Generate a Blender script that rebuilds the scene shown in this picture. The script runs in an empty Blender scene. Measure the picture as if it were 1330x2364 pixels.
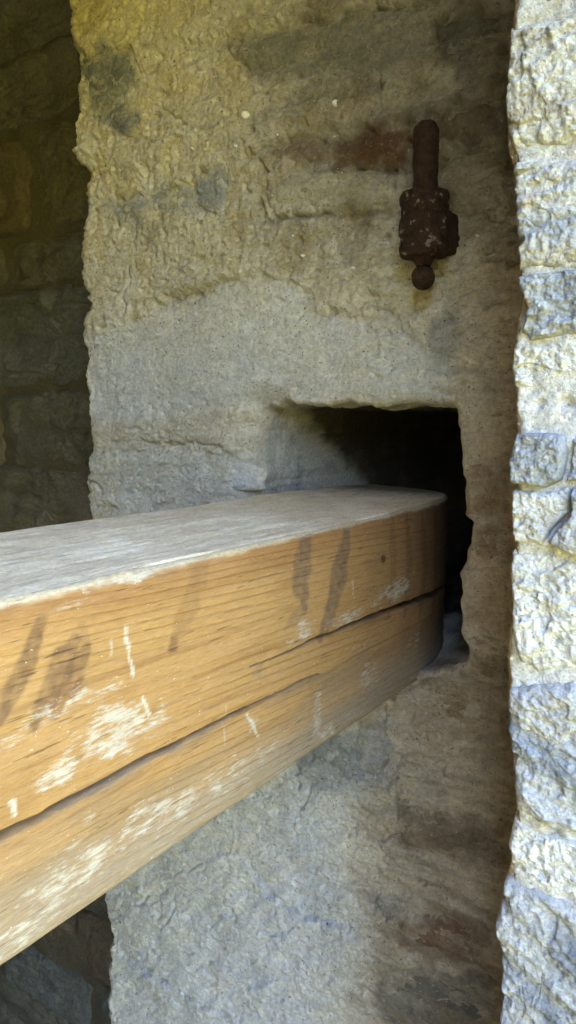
import bpy, math
import numpy as np
from mathutils import Matrix, Vector

# ---------------------------------------------------------------- camera, sky, sun, exposure
SC = bpy.context.scene
COL = SC.collection
CZ = 1.65                      # eye height above the passage floor
F_PX, CX, CY = 1700.0, 665.0, 1182.0
YAW, PITCH = math.radians(34.4637), math.radians(7.1748)
cam_f = np.array([-math.sin(YAW)*math.cos(PITCH), math.cos(YAW)*math.cos(PITCH), -math.sin(PITCH)])
cam_r = np.array([math.cos(YAW), math.sin(YAW), 0.0])
cam_u = np.cross(cam_r, cam_f)
cam_data = bpy.data.cameras.new('camera')
cam = bpy.data.objects.new('camera', cam_data)
COL.objects.link(cam)
m = Matrix.Identity(4)
for i in range(3):
    m[i][0], m[i][1], m[i][2] = cam_r[i], cam_u[i], -cam_f[i]
m[2][3] = CZ
cam.matrix_world = m
cam_data.sensor_fit = 'VERTICAL'
cam_data.sensor_height = 24.0
cam_data.lens = 24.0*F_PX/2364.0
cam_data.clip_start = 0.01
cam_data.clip_end = 2000
SC.camera = cam

SUN_EL, SUN_AZ = math.radians(52), math.atan2(-0.5, -0.75)     # azimuth measured from +Y towards +X
world = bpy.data.worlds.new('World')
SC.world = world
world.use_nodes = True
wn = world.node_tree.nodes
wl = world.node_tree.links
sky = wn.new('ShaderNodeTexSky')
sky.sky_type = 'NISHITA'
sky.sun_disc = False
sky.sun_elevation = SUN_EL
sky.sun_rotation = SUN_AZ
sky.air_density = 1.0
sky.dust_density = 1.8
sky.ozone_density = 0.3
bg = wn['Background']
wl.new(sky.outputs[0], bg.inputs[0])
bg.inputs[1].default_value = 0.15
sun_data = bpy.data.lights.new('sun', 'SUN')
sun_data.energy = 3.8
sun_data.angle = math.radians(0.53)
sun_data.color = (1.0, 0.95, 0.86)
sun = bpy.data.objects.new('sun', sun_data)
COL.objects.link(sun)
sd = Vector((math.sin(SUN_AZ)*math.cos(SUN_EL), math.cos(SUN_AZ)*math.cos(SUN_EL), math.sin(SUN_EL)))
sun.rotation_euler = sd.to_track_quat('Z', 'Y').to_euler()
sun.location = (-3, -5, 8)
vs = SC.view_settings
vs.view_transform = 'Standard'
vs.look = 'None'
vs.gamma = 1.0
vs.use_curve_mapping = False
vs.exposure = 4.42
SC.cycles.use_denoising = True
SC.cycles.max_bounces = 10
SC.cycles.diffuse_bounces = 6
SC.cycles.glossy_bounces = 2
SC.cycles.sample_clamp_indirect = 4.0
SC.cycles.caustics_reflective = False
SC.cycles.caustics_refractive = False

# ---------------------------------------------------------------- numpy noise and shape helpers
def _hash(ix, iy, seed):
    h = (ix.astype(np.int64)*374761393 + iy.astype(np.int64)*668265263 + seed*1442695041) & 0xFFFFFFFF
    h = ((h ^ (h >> 13))*1274126177) & 0xFFFFFFFF
    return (h ^ (h >> 16)) & 0xFFFF

def noise(x, y, seed=0):
    """2-D gradient noise, about -1..1"""
    x = np.asarray(x, float); y = np.asarray(y, float)
    ix = np.floor(x); iy = np.floor(y)
    fx = x-ix; fy = y-iy
    u = fx*fx*fx*(fx*(fx*6-15)+10); v = fy*fy*fy*(fy*(fy*6-15)+10)
    def g(i, j):
        a = _hash(ix+i, iy+j, seed)*(2*math.pi/65536)
        return np.cos(a)*(fx-i)+np.sin(a)*(fy-j)
    a = g(0, 0); b = g(1, 0); c = g(0, 1); d = g(1, 1)
    return 1.5*((a*(1-u)+b*u)*(1-v)+(c*(1-u)+d*u)*v)

def worley(x, y, seed=0):
    """distance to the nearest of scattered points, 0..~1"""
    ix = np.floor(x); iy = np.floor(y); best = np.full(np.shape(x), 9.0)
    for i in (-1, 0, 1):
        for j in (-1, 0, 1):
            a = _hash(ix+i, iy+j, seed)/65536.0; b = _hash(ix+i, iy+j, seed+91)/65536.0
            best = np.minimum(best, (ix+i+a-x)**2+(iy+j+b-y)**2)
    return np.sqrt(best)

def fbm(x, y, freq, octv, seed=0, gain=0.5):
    s = 0.0; a = 1.0; t = 0.0
    for k in range(octv):
        s = s+a*noise(x*freq+13.7*k, y*freq-7.3*k, seed+k*17); t += a
        a *= gain; freq *= 2.03
    return s/t*1.4

def ridged(x, y, freq, octv, seed=0):
    s = 0.0; a = 1.0; t = 0.0
    for k in range(octv):
        s = s+a*(1-2*np.abs(noise(x*freq+3.1*k, y*freq+5.9*k, seed+k*31))); t += a
        a *= 0.5; freq *= 2.07
    return s/t

def sstep(a, b, x):
    t = np.clip((x-a)/(b-a), 0, 1)
    return t*t*(3-2*t)

def lerp(a, b, t): return a+(b-a)*t

def mixc(c, col, k):
    return c+(np.array(col)-c)*np.asarray(k)[..., None]

def seg_dist(x, y, poly, closed=False):
    """distance to a polyline, and the 0..1 position along it"""
    p = np.array(poly, float)
    if closed: p = np.vstack([p, p[:1]])
    best = np.full(np.shape(x), 1e9); tt = np.zeros(np.shape(x)); n = len(p)-1
    for i in range(n):
        a, b = p[i], p[i+1]; d = b-a; L = d@d+1e-12
        t = np.clip(((x-a[0])*d[0]+(y-a[1])*d[1])/L, 0, 1)
        q = np.hypot(x-a[0]-t*d[0], y-a[1]-t*d[1])
        m_ = q < best
        best = np.where(m_, q, best); tt = np.where(m_, (i+t)/n, tt)
    return best, tt

def poly_sdf(x, y, poly):
    """positive outside, negative inside"""
    d, _ = seg_dist(x, y, poly, True)
    p = np.array(poly, float); ins = np.zeros(np.shape(x), bool); j = len(p)-1
    for i in range(len(p)):
        c = ((p[i, 1] > y) != (p[j, 1] > y)) & (x < (p[j, 0]-p[i, 0])*(y-p[i, 1])/(p[j, 1]-p[i, 1]+1e-15)+p[i, 0])
        ins ^= c; j = i
    return np.where(ins, -d, d)

def ray(px, py): return cam_f+cam_r*((px-CX)/F_PX)-cam_u*((py-CY)/F_PX)
def on_y(px, py, Y):
    d = ray(px, py); t = Y/d[1]
    return d[0]*t, d[2]*t
def on_x(px, py, X):
    d = ray(px, py); t = X/d[0]
    return d[1]*t, d[2]*t

# ---------------------------------------------------------------- object helpers
def quads_mesh(name, verts, faces, colors=None, smooth=True):
    verts = np.asarray(verts, np.float32).reshape(-1, 3)
    faces = np.asarray(faces, np.int32).reshape(-1, 4)
    me = bpy.data.meshes.new(name)
    me.vertices.add(len(verts)); me.vertices.foreach_set('co', verts.ravel())
    me.loops.add(faces.size); me.loops.foreach_set('vertex_index', faces.ravel())
    me.polygons.add(len(faces))
    me.polygons.foreach_set('loop_start', np.arange(0, faces.size, 4, dtype=np.int32))
    me.polygons.foreach_set('loop_total', np.full(len(faces), 4, np.int32))
    me.update(calc_edges=True)
    if smooth: me.polygons.foreach_set('use_smooth', np.ones(len(faces), bool))
    if colors is not None:
        at = me.color_attributes.new('tint', 'FLOAT_COLOR', 'POINT')
        c = np.ones((len(verts), 4), np.float32)
        c[:, :3] = np.clip(np.asarray(colors).reshape(-1, 3), 0, 1)
        at.data.foreach_set('color', c.ravel())
    return me

def grid_faces(n, m_, keep=None, wrap=False):
    i = np.arange(n*m_).reshape(n, m_)
    if wrap: i = np.hstack([i, i[:, :1]])
    f = np.stack([i[:-1, :-1], i[:-1, 1:], i[1:, 1:], i[1:, :-1]], -1)
    if keep is not None: f = f[keep]
    return f.reshape(-1, 4)

def link(name, me, mat, parent=None):
    o = bpy.data.objects.new(name, me); COL.objects.link(o)
    if mat: me.materials.append(mat)
    if parent: o.parent = parent
    return o

def thing(name, label, cat, loc=(0, 0, 0), group=None):
    o = bpy.data.objects.new(name, None); COL.objects.link(o)
    o.location = loc; o['label'] = label; o['category'] = cat
    o.empty_display_size = 0.1
    if group: o['group'] = group
    if name in ('stone_wall', 'stone_pier', 'passage_wall', 'timber_barrier', 'hinge_pintle'): o['kind'] = 'thing'
    return o

def box_mesh(name, x0, x1, y0, y1, z0, z1):
    v = [(x, y, z) for x in (x0, x1) for y in (y0, y1) for z in (z0, z1)]
    f = [(0, 1, 3, 2), (4, 6, 7, 5), (0, 4, 5, 1), (2, 3, 7, 6), (0, 2, 6, 4), (1, 5, 7, 3)]
    return quads_mesh(name, v, f, smooth=False)

# ---------------------------------------------------------------- materials
def material(name, base=None, rough=0.92, bumps=((900, 0.0006),), mottle=0.25, mottle_scale=260, stretch=(1, 1, 1),
             spec=0.2, speck=None, metallic=0.0):
    """base None: colour from the 'tint' attribute of the mesh, times a fine mottling"""
    mt = bpy.data.materials.new(name); mt.use_nodes = True
    nt = mt.node_tree; N = nt.nodes; L = nt.links
    b = N['Principled BSDF']
    b.inputs['Roughness'].default_value = rough
    b.inputs['Specular IOR Level'].default_value = spec
    b.inputs['Metallic'].default_value = metallic
    tc = N.new('ShaderNodeTexCoord'); mp = N.new('ShaderNodeMapping')
    mp.inputs['Scale'].default_value = stretch
    L.new(tc.outputs['Object'], mp.inputs['Vector'])
    if base is None:
        at = N.new('ShaderNodeVertexColor'); at.layer_name = 'tint'; cs = at.outputs['Color']
    else:
        rgb = N.new('ShaderNodeRGB'); rgb.outputs[0].default_value = (*base, 1); cs = rgb.outputs[0]
    n1 = N.new('ShaderNodeTexNoise'); n1.inputs['Scale'].default_value = mottle_scale
    n1.inputs['Detail'].default_value = 5; n1.inputs['Roughness'].default_value = 0.65
    L.new(mp.outputs[0], n1.inputs['Vector'])
    mr = N.new('ShaderNodeMapRange')
    mr.inputs['From Min'].default_value = 0.3; mr.inputs['From Max'].default_value = 0.7
    mr.inputs['To Min'].default_value = 1-mottle; mr.inputs['To Max'].default_value = 1+mottle
    L.new(n1.outputs['Fac'], mr.inputs['Value'])
    mx = N.new('ShaderNodeMix'); mx.data_type = 'RGBA'; mx.blend_type = 'MULTIPLY'
    mx.inputs['Factor'].default_value = 1.0
    L.new(cs, mx.inputs['A']); L.new(mr.outputs[0], mx.inputs['B'])
    out = mx.outputs['Result']
    if speck:
        for (sc_, thr, colr) in speck:
            n2 = N.new('ShaderNodeTexNoise'); n2.inputs['Scale'].default_value = sc_; n2.inputs['Detail'].default_value = 3
            L.new(mp.outputs[0], n2.inputs['Vector'])
            r2 = N.new('ShaderNodeMapRange'); r2.inputs['From Min'].default_value = thr; r2.inputs['From Max'].default_value = thr+0.06
            L.new(n2.outputs['Fac'], r2.inputs['Value'])
            m2 = N.new('ShaderNodeMix'); m2.data_type = 'RGBA'
            L.new(r2.outputs[0], m2.inputs['Factor']); L.new(out, m2.inputs['A']); m2.inputs['B'].default_value = (*colr, 1)
            out = m2.outputs['Result']
    L.new(out, b.inputs['Base Color'])
    prev = None
    for (sc_, dist) in bumps:
        nb = N.new('ShaderNodeTexNoise'); nb.inputs['Scale'].default_value = sc_; nb.inputs['Detail'].default_value = 4
        nb.inputs['Roughness'].default_value = 0.6
        L.new(mp.outputs[0], nb.inputs['Vector'])
        bp = N.new('ShaderNodeBump'); bp.inputs['Strength'].default_value = 1.0; bp.inputs['Distance'].default_value = dist
        L.new(nb.outputs['Fac'], bp.inputs['Height'])
        if prev: L.new(prev.outputs[0], bp.inputs['Normal'])
        prev = bp
    if prev: L.new(prev.outputs[0], b.inputs['Normal'])
    return mt

M_MORTAR = material('lime_mortar', rough=1.0, spec=0.03, bumps=((200, 0.0020), (520, 0.0017), (1300, 0.0008)), mottle=0.24, mottle_scale=210,
                    speck=((330, 0.645, (0.13, 0.115, 0.09)), (420, 0.69, (0.66, 0.64, 0.58))))
M_STONE = material('rubble_stone', bumps=((200, 0.0022), (700, 0.0010)), mottle=0.3, mottle_scale=150)
M_PIERSTONE = material('pier_stone', rough=1.0, spec=0.0, bumps=((520, 0.0011), (1200, 0.0008)), mottle=0.30, mottle_scale=560,
                       speck=((520, 0.64, (0.22, 0.22, 0.22)), (110, 0.68, (0.18, 0.17, 0.155))))
M_PIERMORT = material('pier_mortar', rough=1.0, spec=0.0, bumps=((380, 0.0016), (900, 0.0011)), mottle=0.34, mottle_scale=300,
                      speck=((420, 0.65, (0.25, 0.22, 0.18)), (300, 0.63, (0.70, 0.69, 0.66))))
M_IRON = material('rusted_iron', base=(0.042, 0.021, 0.013), rough=0.85, bumps=((90, 0.006), (300, 0.003), (900, 0.001)), mottle=0.55, mottle_scale=110, spec=0.25,
                  speck=((60, 0.66, (0.085, 0.036, 0.018)), (150, 0.70, (0.20, 0.16, 0.125))))
M_IRONLIME = material('rusted_iron_limewashed', base=(0.042, 0.021, 0.013), rough=0.85, bumps=((90, 0.006), (300, 0.003), (900, 0.001)), mottle=0.55, mottle_scale=110, spec=0.25,
                  speck=((60, 0.66, (0.085, 0.036, 0.018)), (110, 0.615, (0.26, 0.21, 0.165))))
M_QUARTZ = material('quartz_pebble', base=(0.75, 0.73, 0.68), rough=0.6, bumps=((300, 0.001),), mottle=0.1)
M_PLAIN = material('plain_masonry', base=(0.235, 0.19, 0.145), bumps=((30, 0.01), (120, 0.004)), mottle=0.35, mottle_scale=9)
M_FLOOR = material('floor_stone', base=(0.20, 0.16, 0.115), bumps=((20, 0.008), (120, 0.003)), mottle=0.3, mottle_scale=7)
M_GRASS = material('sunlit_grass', base=(0.16, 0.14, 0.022), bumps=((60, 0.02),), mottle=0.35, mottle_scale=3)

def wood_material():
    mt = bpy.data.materials.new('weathered_pine'); mt.use_nodes = True
    nt = mt.node_tree; N = nt.nodes; L = nt.links; b = N['Principled BSDF']
    b.inputs['Roughness'].default_value = 0.66; b.inputs['Specular IOR Level'].default_value = 0.25
    tc = N.new('ShaderNodeTexCoord')
    def mapped(sc_):
        mp = N.new('ShaderNodeMapping'); mp.inputs['Scale'].default_value = sc_; mp.inputs['Rotation'].default_value = (0.05, 0, 0)
        L.new(tc.outputs['Object'], mp.inputs['Vector']); return mp.outputs[0]
    def noise_n(vec, sc_, det=4, rg=0.6):
        n = N.new('ShaderNodeTexNoise'); n.inputs['Scale'].default_value = sc_; n.inputs['Detail'].default_value = det; n.inputs['Roughness'].default_value = rg
        L.new(vec, n.inputs['Vector']); return n.outputs['Fac']
    def rng_(v, a, b_, c, d, smooth=False):
        r = N.new('ShaderNodeMapRange')
        if smooth: r.interpolation_type = 'SMOOTHSTEP'
        for k, val in zip(('From Min', 'From Max', 'To Min', 'To Max'), (a, b_, c, d)):
            if hasattr(val, 'links') or hasattr(val, 'is_linked'): L.new(val, r.inputs[k])
            else: r.inputs[k].default_value = val
        L.new(v, r.inputs['Value']); return r.outputs[0]
    def math_(op, a, b_=None):
        m_ = N.new('ShaderNodeMath'); m_.operation = op
        for k, val in enumerate((a, b_)):
            if val is None: continue
            if isinstance(val, (int, float)): m_.inputs[k].default_value = val
            else: L.new(val, m_.inputs[k])
        return m_.outputs[0]
    def mul(c, f):
        m_ = N.new('ShaderNodeMix'); m_.data_type = 'RGBA'; m_.blend_type = 'MULTIPLY'; m_.inputs['Factor'].default_value = 1
        L.new(c, m_.inputs['A']); L.new(f, m_.inputs['B']); return m_.outputs['Result']
    def mix(c, f, col):
        m_ = N.new('ShaderNodeMix'); m_.data_type = 'RGBA'; L.new(f, m_.inputs['Factor']); L.new(c, m_.inputs['A']); m_.inputs['B'].default_value = (*col, 1)
        return m_.outputs['Result']
    tint = N.new('ShaderNodeVertexColor'); tint.layer_name = 'tint'
    mk = N.new('ShaderNodeVertexColor'); mk.layer_name = 'mask'
    sp = N.new('ShaderNodeSeparateColor'); L.new(mk.outputs['Color'], sp.inputs[0])
    env, topm = sp.outputs[0], sp.outputs[1]
    fib = noise_n(mapped((1, 0.16, 1)), 620, 4, 0.7)
    c = mul(tint.outputs['Color'], rng_(fib, 0.3, 0.7, 0.84, 1.16))
    grit = rng_(noise_n(mapped((1, 0.5, 1)), 520, 4, 0.75), 0.3, 0.7, 0.72, 1.22)
    one = math_('ADD', math_('MULTIPLY', math_('SUBTRACT', grit, 1.0), topm), 1.0)
    c = mul(c, one)
    # growth rings: dark late-wood lines along the timber
    wob = noise_n(mapped((1, 0.07, 1)), 24, 2)
    sx = N.new('ShaderNodeSeparateXYZ'); L.new(mapped((1, 1, 1)), sx.inputs[0])
    ph = math_('ADD', math_('MULTIPLY', sx.outputs[2], 950.0), math_('MULTIPLY', wob, 14.0))
    line = rng_(math_('SINE', ph), 0.55, 1.0, 0.0, 1.0, True)
    amt = math_('MULTIPLY', line, rng_(noise_n(mapped((1, 0.2, 1)), 18, 2), 0.38, 0.62, 0.05, 0.62))
    amt = math_('MULTIPLY', amt, math_('SUBTRACT', 1.0, topm))
    c = mul(c, rng_(amt, 0, 1, 1.0, 0.72))
    # fine surface checks
    chk = rng_(noise_n(mapped((1, 0.06, 1)), 420, 2, 0.6), 0.66, 0.69, 1.0, 0.5)
    c = mul(c, chk)
    # dry-brushed lime: shows where streaky noise beats the envelope
    br = math_('ADD', math_('MULTIPLY', noise_n(mapped((1, 0.13, 1)), 480, 5, 0.75), 0.6), math_('MULTIPLY', noise_n(mapped((1, 0.45, 1)), 170, 5, 0.7), 0.4))
    thr = rng_(env, 0, 1, 0.72, 0.44)
    d = math_('SUBTRACT', br, thr)
    c = mix(c, rng_(d, -0.06, 0.10, 0.0, 0.85, True), (0.46, 0.445, 0.42))
    # pale flecks everywhere
    fl = rng_(noise_n(mapped((1, 0.6, 1)), 420, 3, 0.6), 0.70, 0.74, 0.0, 0.6)
    c = mix(c, fl, (0.72, 0.68, 0.60))
    L.new(c, b.inputs['Base Color'])
    bp = N.new('ShaderNodeBump'); bp.inputs['Distance'].default_value = 0.0008; L.new(fib, bp.inputs['Height'])
    bp2 = N.new('ShaderNodeBump'); bp2.inputs['Distance'].default_value = 0.0006; L.new(math_('SUBTRACT', br, amt), bp2.inputs['Height']); L.new(bp.outputs[0], bp2.inputs['Normal'])
    L.new(bp2.outputs[0], b.inputs['Normal'])
    return mt
M_WOOD = wood_material()

D = 0.742                      # face of the wall that holds the recess
YP = 0.43                      # face of the pier
YB = 1.02                      # face of the deeper passage wall
XF, XB = -0.332, -0.549        # near and far side of the timber
ZT, ZBOT = -0.0934, -0.2945    # top and underside of the timber, from eye level

BUFF = np.array((0.56, 0.51, 0.41)); GREY = np.array((0.57, 0.57, 0.56)); BROWN = np.array((0.35, 0.295, 0.23))
OCHRE = np.array((0.56, 0.475, 0.29)); SLATE = np.array((0.135, 0.150, 0.175)); RUST = np.array((0.125, 0.062, 0.033))
PALE = np.array((0.64, 0.61, 0.54))

# ---------------------------------------------------------------- the setting: ground, floor and unseen masonry round the doorway, shaped for the light
XO = 0.25                      # outer face of the gate wall
HEAD = 0.80                    # underside of the gate arch, above eye level, set to keep sky off upper wall
YJ = -0.8                      # opposite jamb, set close to darken the right of the wall
def ground():
    # grass sheet: level near the gate, then a hill added to block low sky
    prof = [(XO, -0.14), (2.5, -0.15), (4, 0.1), (7, 1.2), (12, 3.2), (18, 5.8), (26, 8.6), (40, 11.0), (120, 9.0), (900, 0.0)]
    ys_ = [-900, -200, -60, -30, -12, 0, 12, 30, 60, 200, 900]
    v = [(x, y, z*(1 if abs(y) < 100 else 0.3)) for y in ys_ for (x, z) in prof]
    o = link('ground', quads_mesh('ground', v, grid_faces(len(ys_), len(prof))), M_GRASS); o['kind'] = 'structure'
    me = box_mesh('floor', -4.0, XO, YJ-0.3, 1.3, -0.3, 0.0)
    o = link('floor', me, M_FLOOR); o['kind'] = 'structure'
ground()
def surround():
    t = thing('unseen_gate_lintel', 'unseen rough stone lintel block over the gateway, set low to screen the sky', 'lintel', (0, 0, CZ+HEAD))
    link('unseen_lintel_block', box_mesh('unseen_lintel_block', -0.15, XO, YJ, 1.3, 0.0, 1.6), M_PLAIN, t)
    t = thing('unseen_facing_jamb', 'unseen stone jamb opposite, behind the camera, placed to limit the light', 'wall', (0, YJ, 0))
    link('masonry', box_mesh('masonry', -4.0, XO, -0.6, 0.0, -0.3, 4.0), M_PLAIN, t)
    t = thing('unseen_passage_vault', 'unseen dark stone ceiling over the gate passage, lowered to dim the wall', 'ceiling', (-2, 0, CZ+0.86))
    link('masonry', box_mesh('masonry', -2.0, 1.85, YJ, 1.3, 0, 0.5), M_PLAIN, t)  # out of view, set low to darken the upper wall
    t = thing('passage_end_wall', 'stone wall closing the far end of the gate passage', 'wall', (-4.0, 0, 0))
    link('masonry', box_mesh('masonry', -0.4, 0.0, YJ, 1.4, -0.3, 3.3), M_PLAIN, t)
surround()

# ---------------------------------------------------------------- the wall with the recess
def pxpoly(pts, Y): return [on_y(a, b, Y) for a, b in pts]

HOLE = [(-0.568, -0.02), (-0.556, 0.012), (-0.520, 0.020), (-0.46, 0.0165), (-0.43, 0.019), (-0.38, 0.015), (-0.345, 0.018),
        (-0.302, 0.014), (-0.296, -0.003), (-0.291, -0.024), (-0.287, -0.055), (-0.2835, -0.083), (-0.284, -0.102), (-0.2735, -0.107),
        (-0.277, -0.120), (-0.2805, -0.138), (-0.2855, -0.165), (-0.2858, -0.200), (-0.284, -0.233), (-0.277, -0.242), (-0.2765, -0.262),
        (-0.30, -0.272), (-0.335, -0.285), (-0.42, -0.297), (-0.53, -0.300), (-0.572, -0.296), (-0.580, -0.16)]
def hole_loop():
    p = np.array(HOLE); p = np.vstack([p, p[:1]])
    d = np.r_[0, np.cumsum(np.hypot(*np.diff(p, axis=0).T))]
    s = np.linspace(0, d[-1], 420, endpoint=False)
    x = np.interp(s, d, p[:, 0]); z = np.interp(s, d, p[:, 1])
    k = np.array([1, 2, 3, 2, 1.]); k /= k.sum()
    for arr in (x, z):
        arr[:] = sum(k[i]*np.roll(arr, i-2) for i in range(5))
    cx, cz = -0.42, -0.13
    r = np.hypot(x-cx, z-cz); ang = np.arctan2(z-cz, x-cx)
    n = 0.0035*noise(x*45, z*45, 5)+0.0018*noise(x*130, z*130, 6)
    return np.stack([x+n*np.cos(ang), z+n*np.sin(ang)], 1)
HL = hole_loop()
def lip_r(x, z):
    left = sstep(-0.50, -0.555, x)
    top = sstep(-0.01, 0.012, z)
    return 0.007+0.034*left+0.006*top*(1-left)

EDGE = np.array([(-1.7, -.868), (-.989, -.862), (-.887, -.868), (-.837, -.858), (-.789, -.871), (-.6, -.872), (-.4, -.866), (-.145, -.881), (-.092, -.886),
                 (-.04, -.870), (.043, -.876), (.144, -.875), (.164, -.862), (.198, -.868), (.254, -.874), (.288, -.863), (.35, -.864),
                 (.381, -.886), (.438, -.878), (.522, -.869), (.58, -.875), (.8, -.87), (1.4, -.872)])
def P(*pts): return pxpoly(pts, D)

SL = (0.175, 0.185, 0.195); BL = (0.29, 0.305, 0.32); BRS = (0.235, 0.175, 0.12); DKB = (0.13, 0.105, 0.075)
WALL_STONES = [  # outline, colour, second colour, proud, how far its colour stains the mortar
    (P((185, 130), (250, 112), (310, 122), (320, 180), (300, 225), (240, 240), (190, 210)), SL, (.30, .29, .24), .0004, .75),
    (P((205, 200), (270, 215), (300, 245), (325, 280), (312, 320), (250, 305), (200, 260)), SL, (.28, .27, .22), .0010, .8),
    (P((440, 405), (510, 390), (532, 430), (522, 505), (490, 495), (450, 470)), BL, (.36, .36, .33), .0014, .8),
    (P((245, 480), (310, 448), (350, 460), (335, 505), (265, 525)), BL, (.34, .34, .31), .0010, .7),
    (P((345, 440), (420, 415), (475, 440), (440, 495), (365, 505)), BL, (.38, .37, .33), .0002, .6),
    (P((622, 395), (720, 382), (880, 398), (930, 405), (925, 470), (770, 488), (640, 498), (614, 460)), (.43, .40, .33), (.36, .32, .25), .0045, .3),
    (P((520, 105), (700, 55), (900, 15), (1000, 40), (980, 150), (800, 185), (600, 190)), (.19, .18, .145), (.26, .23, .17), .0008, .75),
    (P((1000, 60), (1060, 20), (1165, 10), (1165, 190), (1080, 205), (1010, 150)), (.115, .11, .095), (.16, .13, .09), .0014, .8),
    (P((1010, 250), (1165, 215), (1170, 330), (1090, 345), (1010, 330)), DKB, (.15, .14, .125), .0020, .8),
    (P((780, 335), (850, 300), (940, 282), (955, 330), (930, 388), (850, 395), (790, 385)), (.10, .055, .032), (.16, .10, .062), .0020, .95),
    (P((620, 350), (700, 322), (790, 335), (770, 375), (640, 382)), (.17, .125, .09), (.24, .19, .14), .0010, .85),
    (P((1078, 1060), (1165, 1050), (1172, 1175), (1120, 1195), (1080, 1190)), (.26, .175, .115), (.34, .27, .19), .0032, .5),
    (P((1094, 1208), (1172, 1196), (1172, 1285), (1120, 1300), (1090, 1290)), (.30, .22, .15), (.40, .32, .235), .0030, .5),
    (P((1072, 1310), (1120, 1300), (1174, 1300), (1174, 1490), (1120, 1480), (1070, 1465)), (.46, .37, .27), (.36, .28, .20), .0048, .5),
    (P((1084, 1500), (1172, 1510), (1172, 1590), (1100, 1580)), BRS, (.29, .24, .18), .0028, .5),
    (P((670, 1740), (780, 1685), (890, 1670), (925, 1740), (910, 1810), (800, 1840), (700, 1815)), (.23, .24, .255), (.38, .38, .37), .0004, .75),
    (P((855, 2070), (925, 2065), (945, 2100), (890, 2122)), (.17, .175, .17), (.25, .24, .21), .0010, .8),
    (P((915, 1860), (1030, 1880), (1165, 1905), (1160, 1985), (1020, 1975), (925, 1950)), (.165, .13, .09), (.23, .18, .125), .0008, .8),
    (P((920, 2120), (1040, 2105), (1140, 2150), (1130, 2230), (1000, 2220), (930, 2180)), (.17, .105, .07), (.23, .17, .12), .0010, .75),
    (P((880, 2250), (1000, 2235), (1130, 2255), (1120, 2400), (950, 2400), (860, 2330)), (.14, .135, .115), (.21, .17, .125), .0006, .8),
    (P((905, 1590), (1000, 1570), (1165, 1590), (1165, 1700), (1040, 1720), (910, 1690)), (.25, .185, .12), (.31, .245, .17), .0008, .5),
    (P((175, 10), (270, -30), (420, -20), (520, 10), (420, 70), (280, 95), (185, 90)), (.50, .42, .26), (.44, .38, .26), -.0006, .4),
    (P((210, 1050), (330, 1040), (480, 1045), (600, 1075), (610, 1130), (480, 1150), (215, 1175)), (.60, .62, .63), (.64, .64, .63), .0006, .4),
    (P((270, 2100), (420, 2040), (540, 2080), (520, 2200), (380, 2260), (270, 2220)), (.44, .47, .51), (.52, .53, .54), .0006, .3),
]
CRACKS = [  # polyline in the wall plane, half width, depth
    (P((600, 370), (618, 400), (606, 440), (604, 480), (618, 508)), 0.0016, 0.008),
    (P((618, 508), (700, 500), (770, 494)), 0.0014, 0.005),
    (P((255, 1020), (330, 1012), (390, 1030), (440, 1022), (500, 1040), (565, 1050)), 0.0014, 0.004),
    (P((195, 1100), (215, 1120), (230, 1140)), 0.0016, 0.006),
    (P((565, 1110), (620, 1128), (660, 1132)), 0.0022, 0.007),
    (P((685, 1105), (700, 1120), (708, 1150)), 0.0013, 0.004),
    (P((680, 1785), (730, 1797), (765, 1803)), 0.0013, 0.004),
    (P((575, 1980), (590, 2030), (625, 2070), (700, 2110), (760, 2120), (830, 2150)), 0.0020, 0.005),
    (P((905, 1838), (960, 1850), (1030, 1868), (1100, 1886)), 0.0013, 0.004),
    (P((250, 2180), (330, 2230), (420, 2290), (520, 2330)), 0.0020, 0.004),
    (P((370, 2150), (400, 2110), (410, 2060)), 0.0014, 0.003),
    (P((1065, 1478), (1110, 1484), (1150, 1498)), 0.0014, 0.006),
    (P((1040, 1200), (1085, 1206), (1130, 1194)), 0.0013, 0.004),
    (P((720, 740), (780, 720), (840, 700)), 0.0013, 0.003),
    (P((390, 700), (450, 672), (520, 655)), 0.0016, 0.004),
    (P((660, 330), (700, 300), (760, 296)), 0.0013, 0.003),
    (P((300, 330), (420, 320), (520, 290)), 0.0013, 0.003),
]
# coats of plaster that lie over or under the general face: polygon, step
COATS = [
    (P((200, 760), (300, 735), (385, 690), (470, 660), (560, 640), (640, 628), (700, 660), (735, 720), (800, 730), (930, 760), (1050, 800),
       (1060, 860), (1030, 920), (800, 925), (600, 930), (400, 960), (200, 980)), -0.004),
    (P((610, 385), (720, 372), (900, 390), (1170, 340), (1175, 470), (960, 500), (760, 494), (616, 508), (606, 450)), 0.004),
    (P((205, 1045), (390, 1035), (560, 1055), (640, 1100), (620, 1170), (205, 1200)), 0.003),
    (P((165, -40), (1175, -120), (1175, 10), (900, 10), (700, 52), (480, 88), (300, 108), (160, 112)), 0.005),
    (P((160, 335), (330, 328), (480, 298), (640, 268), (720, 258), (800, 195), (1175, 120), (1175, 250), (960, 285), (800, 300), (640, 345), (560, 368), (430, 388),
       (250, 400), (160, 385)), 0.0045),
    (P((160, 525), (300, 535), (450, 505), (600, 522), (760, 505), (1000, 508), (1180, 485), (1180, 640), (900, 690), (740, 650), (640, 625), (560, 632), (380, 682), (160, 705)), 0.003),
    (P((900, 1560), (1180, 1560), (1180, 1890), (1040, 1868), (905, 1836), (890, 1700)), 0.003),
    (P((240, 2080), (560, 1960), (600, 2060), (720, 2115), (840, 2160), (860, 2400), (240, 2400)), 0.003),
]

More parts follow.
